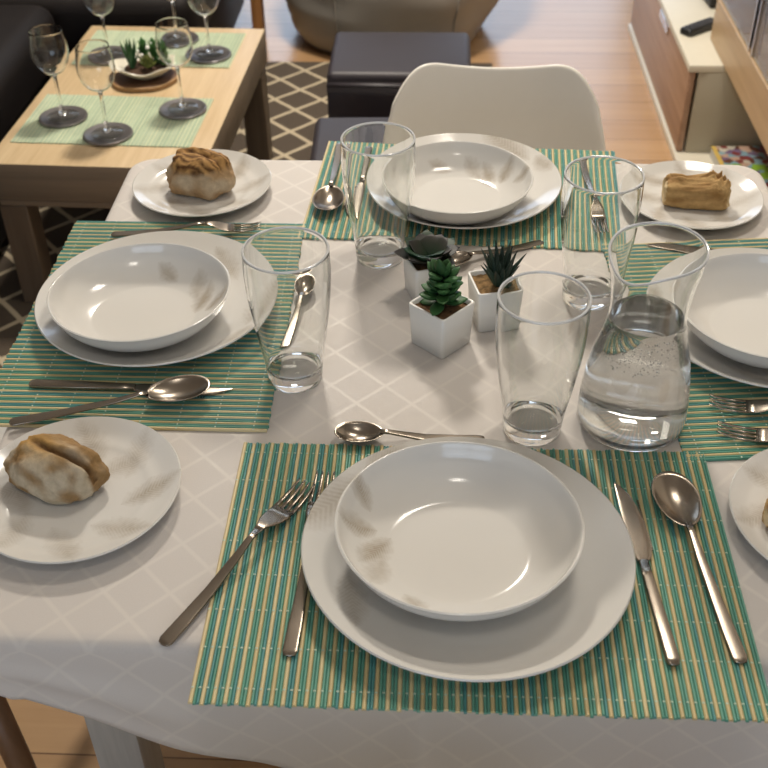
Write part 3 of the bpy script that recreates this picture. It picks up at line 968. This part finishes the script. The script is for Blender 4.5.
# ------------------------------------------------------------------ plates
def dish_mesh(prof_top, prof_bot, n=96):
    top = [tuple(v) for v in spline(prof_top, 5)]
    bot = [tuple(v) for v in spline(prof_bot, 4)]
    return lathe([(0, top[0][1])] + top[1:] + bot + [(0, bot[-1][1])], n)
def plate_mesh(R, h, flat, foot):
    t = .0042
    top = [(0, .0048), (flat * .6, .0048), (flat * .94, .0052), (flat + (R - flat) * .18, .0072), (flat + (R - flat) * .5, h * .52), (R - .004, h - .0016), (R - .0008, h)]
    bot = [(R + .0004, h - .001), (R - .002, h - .0032), (flat + (R - flat) * .55, h * .52 - t * .8), (flat + (R - flat) * .15, .0030), (foot + .004, .0018), (foot + .003, 0.0), (foot, 0.0), (foot - .003, .0015), (0, .0015)]
    return dish_mesh(top, bot)
ZP = T + .0033
def plate(name, mesh_obj, x, y, z, rz, label, group, sc=1.0):
    if mesh_obj.get('label') is None:
        o = mesh_obj
        o.location = (x, y, z); o.rotation_euler = (0, 0, rz); tag(o, label, 'plate', group); o.scale = (sc,) * 3; return o
    return dup(mesh_obj, (x, y, z), rz, label, group, sc)
dn = obj('dinner_plate', plate_mesh(R_D, .0235, .090, .078), M['dinner'], angle=60)
def soup_mesh():
    R, h = R_S, .0415
    top = [(0, .0052), (.035, .0052), (.054, .0054), (.064, .0070), (.080, .0140), (.094, .0270), (R - .0028, h - .0012), (R - .0008, h)]
    bot = [(R + .0002, h - .0008), (R - .0012, h - .0030), (.096, .0250), (.082, .0108), (.066, .0036), (.054, .0018), (.052, 0), (.049, 0), (.047, .0015), (0, .0015)]
    return dish_mesh(top, bot)
sp_ = obj('soup_plate', soup_mesh(), M['soup'], angle=60)
sd = obj('bread_plate', plate_mesh(R_B, .0175, .060, .052), M['side'], angle=60)
GD, GS, GB = 'large dinner plates', 'deep soup plates', 'bread plates'
plate('d', dn, .0345, .642, ZP, radians(158), 'large white dinner plate on the front placemat under a soup plate', GD, 1.035)
dn.scale.y = 1.003
plate('d', dn, -.3125, 1.018, ZP, radians(0), 'large white dinner plate on the left placemat under a soup plate', GD, 0.985)
plate('d', dn, .039, 1.3005, ZP, radians(60), 'large white dinner plate at the far end before the white chair', GD, 0.945)
plate('d', dn, .372, .998, ZP, radians(200), 'large white dinner plate on the right placemat, cut by the photo edge', GD, 0.975)
ZS = ZP + .0056
plate('s', sp_, .027, .649, ZS, radians(176), 'deep white soup plate with beige feather print on the front dinner plate', GS, 1.02)
sp_.scale.y = .975; sp_.location.y = .647
plate('s', sp_, -.323, .991, ZS, radians(12), 'deep white soup plate with beige feather print on the left dinner plate', GS, 0.97).scale.y = .94
plate('s', sp_, .031, 1.264, ZS, radians(40), 'deep white soup plate with beige feather print on the far dinner plate', GS, 0.94)
plate('s', sp_, .366, .983, ZS, radians(-60), 'deep white soup plate on the right dinner plate beyond the carafe', GS, 0.975)
plate('b', sd, -.3105, 1.298, T + .0004, 1.0, 'small bread plate at the far left corner holding a round bread roll', GB, 0.966)
plate('b', sd, .3385, 1.281, T + .0004, 2.4, 'small bread plate at the far right corner holding a cut baguette piece', GB, 0.94)
plate('b', sd, -.3265, .714, T + .0004, 0.2, 'small bread plate at the near left holding a floury bread roll', GB, 1.008)
plate('b', sd, .367, .700, T + .0004, 4.0, 'small bread plate at the right photo edge holding a bread piece', GB, 0.985)

# ------------------------------------------------------------------ bread
def bread_mesh(a, b, c, flat_ends=0.0, seed=0, split=None, lump=.12, slope=0.0, ridge_k=.6, flap=0.0):
    """ellipsoid-like roll: half axes a,b,c, flattened base, optional lengthwise split"""
    bm = bmesh.new()
    bmesh.ops.create_icosphere(bm, subdivisions=5, radius=1.0)
    for v in bm.verts:
        p = v.co.copy()
        pw = 1.0 - .45 * flat_ends
        if flat_ends:
            x = math.copysign(abs(p.x) ** .35, p.x); q = Vector((0, p.y, p.z))
            l = q.length; f = (1 - abs(x) ** 9) ** .5 if abs(x) < 1 else 0
            q = q / l * max(l ** .3 if l > 0 else 0, 0) if l > 1e-6 else q
            p = Vector((x, q.y, q.z))
        d = noise.noise(p * 1.7 + Vector((seed, 0, 0))) * lump + noise.noise(p * 5 + Vector((0, seed, 0))) * lump * .28
        p = p * (1 + d)
        if split:
            s0, wd, dp = split
            yy = p.y - s0 - .18 * sin(p.x * 2.2 + seed) + slope * p.x
            if p.z > 0:
                g = exp(-(yy / wd) ** 2) * (sstep(-1.05, -.35, p.x) if not slope else .35 + 1.1 * sstep(-.5, .7, p.x))
                ridge = exp(-((yy - wd * 1.6) / (wd * .9)) ** 2) * .5
                p.z -= dp * g; p.z += dp * ridge * ridge_k
        p = p * (1 + .035 * noise.noise(v.co * 11 + Vector((seed, seed, 0))) + .02 * noise.noise(v.co * 23))
        if flap and p.z > 0: p.z += flap * (sstep(.1, .55, p.x) * (.6 + .8 * noise.noise(v.co * 6)) - .45 * exp(-((p.x + .1) / .3) ** 2)) * p.z
        z = p.z
        if z < -.55: z = -.55 - (abs(z) - .55) * .12
        v.co = Vector((p.x * a, p.y * b, (z + .60) * c))
    mz = min(v.co.z for v in bm.verts)
    for v in bm.verts: v.co.z += .0006 - mz
    return bm
def roll(label, loc, rz, dims, seed, colfn, **kw):
    o = obj('bread_roll', bread_mesh(*dims, seed=seed, **kw), M['crust'], angle=75)
    setcol(o, colfn); o.location = loc; o.rotation_euler = (0, 0, rz)
    return tag(o, label, 'bread', 'bread pieces on the small plates')
TAN, BRN, DRK, FLR = (.40, .25, .11), (.26, .13, .045), (.09, .040, .014), (.60, .52, .40)
ZB = T + .0052
def cTL(co, no):
    n1 = noise.noise(co * 70); top = sstep(.034, .043, co.z + .004 * n1)
    c = lerp((.36, .23, .115), (.47, .37, .25), sstep(-.3, .4, noise.noise(co * 45 + Vector((3, 0, 0)))))
    s = abs(sin(co.y * 330 + co.x * 90 + 2.5 * n1))
    crust = lerp((.07, .025, .006), (.46, .26, .09), s ** 1.5)
    return lerp(c, crust, top)
roll('rounded bread roll with a scored brown top on the far left plate', (-.310, 1.294, ZB), radians(-8), (.045, .036, .036), 2.0, cTL, split=(-.15, .12, .10), lump=.17)
def cBL(co, no):
    n1 = noise.noise(co * 90); f = sstep(-.15, .45, noise.noise(co * 60 + Vector((9, 1, 0))) + .35 * (-co.y / .03))
    c = lerp((.27, .165, .07), (.50, .42, .30), f)
    yr = .42 * co.x / .047 + co.y / .031 - .10 - .18 * sin(co.x / .047 * 2.2 + 5.0)
    ridge = sstep(.030, .040, co.z + .004 * n1) * exp(-(yr / .42) ** 2) * sstep(.03, -.01, co.x)
    c = lerp(c, (.50, .29, .08), ridge * .9)
    c = lerp(c, (.30, .18, .07), sstep(.2, .7, yr) * .7)
    yy = co.y / .031 - .10 - .18 * sin(co.x / .047 * 2.2 + 5.0) + .42 * co.x / .047
    g = exp(-(yy / .13) ** 2) * sstep(.016, .028, co.z) * sstep(-.035, -.012, co.x)
    return lerp(c, (.14, .075, .028), min(1, g * 1.1))
roll('floury elongated bread roll split along the top on the near left plate', (-.347, .727, ZB), radians(-14), (.047, .031, .030), 5.0, cBL, split=(.10, .10, .22), lump=.15, slope=.42, ridge_k=.25)
def cTR(co, no):
    n1 = noise.noise(Vector((co.x * 40, co.y * 120, co.z * 120)))
    c = lerp((.30, .17, .06), (.56, .37, .16), .5 + .9 * n1)
    if abs(co.x) > .0395: c = lerp(c, (.70, .56, .34), .8)
    yy = co.y / .0215 - .1 - .18 * sin(co.x / .042 * 2.2 + 8.0)
    g = exp(-(yy / .2) ** 2) * sstep(.020, .028, co.z)
    return lerp(c, (.20, .10, .03), g * .75)
roll('short golden baguette piece with cut ends on the far right plate', (.341, 1.273, ZB), radians(-6), (.0405, .0215, .0235), 8.0, cTR, flat_ends=1.0, split=(.1, .16, .22), lump=.16, flap=.4)
roll('brown bread piece on the right edge plate, mostly out of frame', (.337, .699, ZB), radians(12), (.040, .026, .028), 11.0, cTR, lump=.12)

# ------------------------------------------------------------------ cutlery
LF = .205
def handle_secs(y1, zn, wn=.0028, we=.0062):
    return [(0, .0015, .0014, .0006), (.0012, we * .75, .0014, .0011), (.005, we, .0014, .0013), (.03, we * .95, .0018, .0014), (.06, we * .8, .0032, .0014),
            (y1 * .75, we * .62, zn * .62, .0014), (y1 * .92, wn, zn * .95, .0014), (y1, wn, zn, .0013)]
def spoon_proto(name, L, bowl_w, bowl_l, cat):
    t = thing(name, '', cat)
    y1 = L - bowl_l
    bm = bmesh.new(); sweep_flat(bm, handle_secs(y1 + .004, .0112), 16, .38)
    h = obj('handle', bm, M['steel'], t, angle=50)
    bm = bmesh.new(); nr, na = 8, 40
    cy = y1 + bowl_l / 2
    rings = []
    for i in range(nr + 1):
        r = i / nr; ring = []
        for k in range(na):
            a = 2 * pi * k / na
            # egg outline: wider towards the tip third
            yy = sin(a); ww = bowl_w * (1 - .13 * yy) if False else bowl_w * (1 + .10 * -yy * -1)
            x = ww * cos(a) * r; y = cy + bowl_l / 2 * yy * r
            z = .0108 - .0094 * (1 - r ** 2.2) + .0006 * yy * r
            if i == 0: continue
            ring.append(bm.verts.new((x, y, z)))
        rings.append(ring if i else [bm.verts.new((0, cy, .0014))])
    for A, B in zip(rings[:-1], rings[1:]):
        for k in range(na):
            if len(A) == 1: bm.faces.new((A[0], B[k], B[(k + 1) % na]))
            else: bm.faces.new((A[k], B[k], B[(k + 1) % na], A[(k + 1) % na]))
    bmesh.ops.recalc_face_normals(bm, faces=bm.faces)
    b = obj('bowl', bm, M['steel'], t, angle=80)
    md = b.modifiers.new('thick', 'SOLIDIFY'); md.thickness = .0008; md.offset = 0
    for o in (h, b): o.data.transform(Matrix.Translation((0, -L / 2, 0)))
    return t
def fork_proto():
    t = thing('fork', '', 'fork')
    bm = bmesh.new(); sweep_flat(bm, handle_secs(.128, .0135), 16, .38)
    h = obj('handle', bm, M['steel'], t, angle=50)
    bm = bmesh.new()
    sweep_flat(bm, [(.126, .0030, .0135, .0011), (.135, .0050, .0128, .0010), (.143, .0085, .0105, .0009), (.150, .0102, .0080, .0009), (.158, .0108, .0058, .0009), (.167, .0109, .0042, .0009)], 14, .45)
    for k in range(4):
        xc = -.00895 + k * .00597; xe = -.0080 + k * .00533
        sweep_flat(bm, [(.1665, .00195, .0042, .0008, xc), (.178, .00180, .0034, .0008, xc * .98), (.190, .00160, .0040, .0008, (xc + xe) / 2), (.200, .0013, .0060, .0007, xe), (.205, .0006, .0072, .0004, xe)], 8, .7)
    b = obj('tines', bm, M['steel'], t, angle=50)
    for o in (h, b): o.data.transform(Matrix.Translation((0, -LF / 2, 0)))
    return t
def knife_proto():
    t = thing('knife', '', 'knife')
    bm = bmesh.new()
    sweep_flat(bm, [(0, .002, .0026, .0008), (.0015, .0045, .0026, .0018), (.006, .0058, .0026, .0023), (.05, .0054, .0026, .0023), (.09, .0046, .0026, .0021), (.108, .0042, .0026, .0018)], 16, .42)
    h = obj('handle', bm, M['steel'], t, angle=50)
    bm = bmesh.new()
    sweep_flat(bm, [(.107, .0042, .0024, .0011), (.113, .0075, .0022, .0008, .0012), (.125, .0092, .0020, .0007, .0022), (.15, .0093, .0018, .0007, .0022), (.172, .0082, .0016, .0006, .0014),
                    (.188, .0060, .0014, .0006, -.0004), (.200, .0030, .0012, .0005, -.0030), (.205, .0006, .0011, .0003, -.0046)], 10, .8)
    # small serration teeth along the edge
    for k in range(22):
        y = .120 + k * .0028
        bx(bm, .0102, .0118, y, y + .0014, .0013, .0025)
    b = obj('blade', bm, M['steel'], t, angle=50)
    for o in (h, b): o.data.transform(Matrix.Translation((0, -LF / 2, 0)))
    return t
PR = {'fork': (fork_proto(), LF), 'knife': (knife_proto(), LF), 'spoon': (spoon_proto('spoon', LF, .0205, .068, 'spoon'), LF),
      'tea': (spoon_proto('dessert_spoon', .152, .0158, .050, 'spoon'), .152)}
used = set()
def cutlery(kind, end, tip, label, dz=0.0, tiltx=0.0):
    pr, L = PR[kind]
    dx, dy = tip[0] - end[0], tip[1] - end[1]
    sc = hypot(dx, dy) / L
    loc = ((end[0] + tip[0]) / 2, (end[1] + tip[1]) / 2, T + .0036 + dz)
    rz = -atan2(dx, dy)
    g = {'fork': 'steel forks', 'knife': 'steel knives', 'spoon': 'steel soup spoons', 'tea': 'steel dessert spoons'}[kind]
    if kind not in used:
        used.add(kind); o = pr; o.location = loc; o.rotation_euler = (0, 0, rz); o['label'] = label; o['group'] = g
        o.scale = (sc,) * 3
    else:
        o = dup(pr, loc, rz, label, g, sc)
    o.rotation_euler.x = tiltx
    return o
cutlery('fork', (-.2125, .5445), (-.1125, .732), 'steel fork slanting across the left edge of the front placemat')
cutlery('fork', (-.1085, .537), (-.0965, .746), 'steel fork half covered by the left rim of the front dinner plate')
cutlery('knife', (.1975, .538), (.180, .746), 'steel knife right of the front dinner plate')
cutlery('spoon', (.2515, .543), (.2230, .752), 'steel soup spoon on the front placemat right of the knife')
cutlery('tea', (.056, .805), (-.093, .803), 'steel dessert spoon lying on the cloth behind the front plates', -.0028)
cutlery('knife', (-.421, .874), (-.206, .869), 'steel knife on the left placemat behind the soup spoon')
cutlery('spoon', (-.421, .8085), (-.226, .866), 'steel soup spoon with handle under the near left bread plate', .004)
cutlery('fork', (-.405, 1.171), (-.2165, 1.190), 'steel fork on the left placemat behind the left soup plate', .004)
cutlery('tea', (-.161, .944), (-.1415, 1.082), 'steel dessert spoon seen through the left tumbler', 0.0)
cutlery('spoon', (-.1345, 1.435), (-.1375, 1.226), 'steel soup spoon on the far placemat left of the far left tumbler', .001)
cutlery('knife', (-.094, 1.425), (-.108, 1.222), 'steel knife on the far placemat seen through the far left tumbler', .0)
cutlery('fork', (.2025, 1.392), (.2145, 1.188), 'steel fork on the far placemat seen through the far right tumbler', .0)
cutlery('tea', (.139, 1.178), (.004, 1.112), 'steel dessert spoon lying behind the potted plants', -.0028)
cutlery('fork', (.478, .826), (.283, .862), 'steel fork on the right placemat, the one nearer the right dinner plate', .002)
cutlery('fork', (.482, .776), (.284, .823), 'steel fork on the right placemat, the one nearer the front', .0)
cutlery('knife', (.458, 1.112), (.264, 1.176), 'steel knife on the right placemat behind the carafe rim', .0)

# ------------------------------------------------------------------ tumblers
def torus(R, z, r, fn=None, n=72):
    bm = bmesh.new(); rings = []
    for k in range(n):
        a = 2 * pi * k / n
        c_ = Vector(fn(R, z, a)) if fn else Vector((R * cos(a), R * sin(a), z))
        rings.append([bm.verts.new(c_ + Vector((cos(a) * r * cos(q), sin(a) * r * cos(q), r * sin(q)))) for q in [2 * pi * j / 8 for j in range(8)]])
    for k in range(n):
        A, B = rings[k], rings[(k + 1) % n]
        for j in range(8): bm.faces.new((A[j], B[j], B[(j + 1) % 8], A[(j + 1) % 8]))
    bmesh.ops.recalc_face_normals(bm, faces=bm.faces)
    return bm
def tumbler():
    t = thing('tumbler', '', 'drinking glass')
    o_ = [(.0298, .0150), (.0314, .028), (.0342, .046), (.0380, .072), (.0412, .098), (.0428, .120), (.0432, .138), (.0427, .158)]
    outer = [(0, .0012), (.022, .0006), (.0268, 0), (.0286, .0012), (.0290, .006)] + [tuple(v) for v in spline(o_, 4)]
    inner = [(r - .0021, z) for r, z in [tuple(v) for v in spline(o_, 4)] if z > .021][::-1]
    obj('glass_body', lathe(outer + [(.0426, .1587), (.0422, .1593), (.04165, .1595), (.0411, .1593), (.0407, .1587)] + inner + [(.0285, .0185), (.024, .0158), (.014, .0138), (0, .0132)], 72), M['glass_solid'], t, angle=60)
    obj('rim', torus(.0417, .1588, .00135), M['rim'], t)  # pale ring added over the glass edge as a painted highlight
    return t
tb = tumbler()
TG = 'clear glass tumblers'
tl = [(-.1425, .9005, 'clear glass tumbler right of the left plates, a spoon showing through it'),
      (-.0640, 1.1395, 'clear glass tumbler at the far placemat, left of the far plates'),
      (.1835, 1.0600, 'clear glass tumbler behind the carafe, a fork showing through it'),
      (.1030, .8255, 'clear glass tumbler at the front, between the plants and the carafe')]
tb.location = (tl[0][0], tl[0][1], T + .0005); tb['label'] = tl[0][2]; tb['group'] = TG
for x, y, l in tl[1:]: dup(tb, (x, y, T + .0005), random.random(), l)

# ------------------------------------------------------------------ carafe with water
cf = thing('water_carafe', 'clear glass carafe half full of water with a flared pouring rim', 'carafe', (.2015, .838, T + .0005))
cprof = [(.0445, .001), (.0510, .006), (.0532, .016), (.0530, .034), (.0510, .056), (.0470, .082), (.0410, .106), (.0372, .124), (.0358, .138), (.0366, .154), (.0388, .172), (.0420, .189), (.0436, .203)]
co_ = [tuple(v) for v in spline(cprof, 5)]
def lip(r, z, a):
    k = max(0, (z - .15) / .053) ** 2
    d = math.atan2(sin(a - radians(228)), cos(a - radians(228)))
    g = exp(-(d / .55) ** 2)
    rr = r + .004 * k * g
    return (rr * cos(a), rr * sin(a), z - .010 * k * g + .003 * k * cos(a - radians(40)))
ci = [(r - .0018, max(z, .0075)) for r, z in co_][::-1]
obj('glass_wall', lathe([(0, .0015), (.040, 0)] + co_ + [(.0431, .2038), (.0424, .2038)] + ci + [(0, .0075)], 72, fn=lip), M['glass_solid'], cf, angle=70)
obj('rim', torus(.0428, .2034, .0013, lip), M['rim'], cf)  # added whitish ring, stands in for light caught by the lip
wp = [(r - .0015, z) for r, z in co_ if .0085 < z < .1315]
obj('water', lathe([(0, .0072), (wp[0][0] - .004, .0072)] + wp + [(wp[-1][0] + .0001, .1322), (wp[-1][0] - .0012, .1316), (0, .1314)], 72), M['water'], cf, angle=60)
bm = bmesh.new(); r = random.Random(4)
for k in range(320):
    z = .090 + .036 * r.random() ** .8; a = radians(r.uniform(200, 330))
    for (r0, z0), (r1, z1) in zip(wp[:-1], wp[1:]):
        if z0 <= z <= z1: rr = r0 + (r1 - r0) * (z - z0) / max(1e-6, z1 - z0)
    rad = r.uniform(.0004, .0009)
    rr -= rad + .0004
    bmesh.ops.create_icosphere(bm, subdivisions=1, radius=rad, matrix=Matrix.Translation((rr * cos(a), rr * sin(a), z)))
bb = obj('air_bubbles', bm, refr('air in water', 1 / 1.33), cf); bb['kind'] = 'stuff'

# ------------------------------------------------------------------ light
def area(name, loc, rot, sx, sy, e, c):
    l = bpy.data.lights.new(name, 'AREA'); l.shape = 'RECTANGLE'; l.size = sx; l.size_y = sy; l.energy = e; l.color = c
    o = bpy.data.objects.new(name, l); C.objects.link(o); o.location = loc; o.rotation_euler = rot
    return o
area('ceiling light far', (-.35, 2.95, H - .03), (0, 0, 0),   .30, .30, 62, (1.0, .91, .79))
area('ceiling light middle', (.42, 1.62, H - .03), (0, 0, 0), .42, .32, 13, (1.0, .91, .79))
area('ceiling light near', (.05, -.05, H - .03), (0, 0, 0), .25, .25, 3.5, (1.0, .92, .82))
area('daylight back', (-.275, Y1 + .16, 1.1), (radians(-90), 0, 0), 2.7, 1.95, 52, (.70, .80, 1.0))
area('daylight front', (-.4, Y0 - .16, 1.45), (radians(90), 0, 0), 2.3, 1.2, 36, (.72, .82, 1.0))
w = bpy.data.worlds.new('outdoors'); S.world = w; w.use_nodes = True
bg = w.node_tree.nodes['Background']; bg.inputs[0].default_value = (.72, .82, 1.0, 1); bg.inputs[1].default_value = .5

# ------------------------------------------------------------------ camera
cam = bpy.data.cameras.new('camera'); co = bpy.data.objects.new('camera', cam); C.objects.link(co)
right = Vector((0.9989495, 0.04434577, -0.01154812)); up = Vector((-0.01891668, 0.62859445, 0.77750317)); fwd = Vector((-0.04173806, 0.77646795, -0.62877298))
m4 = Matrix.Identity(4)
for i in range(3):
    m4[i][0] = right[i]; m4[i][1] = up[i]; m4[i][2] = -fwd[i]; m4[i][3] = (0, 0, 1.47252)[i]
co.matrix_world = m4
cam.sensor_width = 36; cam.lens = 36 * 1089.051 / 768; cam.clip_start = .02
cam.dof.use_dof = True; cam.dof.focus_distance = 1.12; cam.dof.aperture_fstop = 11
S.camera = co
S.view_settings.view_transform = 'Standard'
S.view_settings.look = 'None'
S.cycles.use_denoising = True
S.cycles.max_bounces = 28; S.cycles.transparent_max_bounces = 32; S.cycles.transmission_bounces = 28
S.cycles.sample_clamp_indirect = 6.0
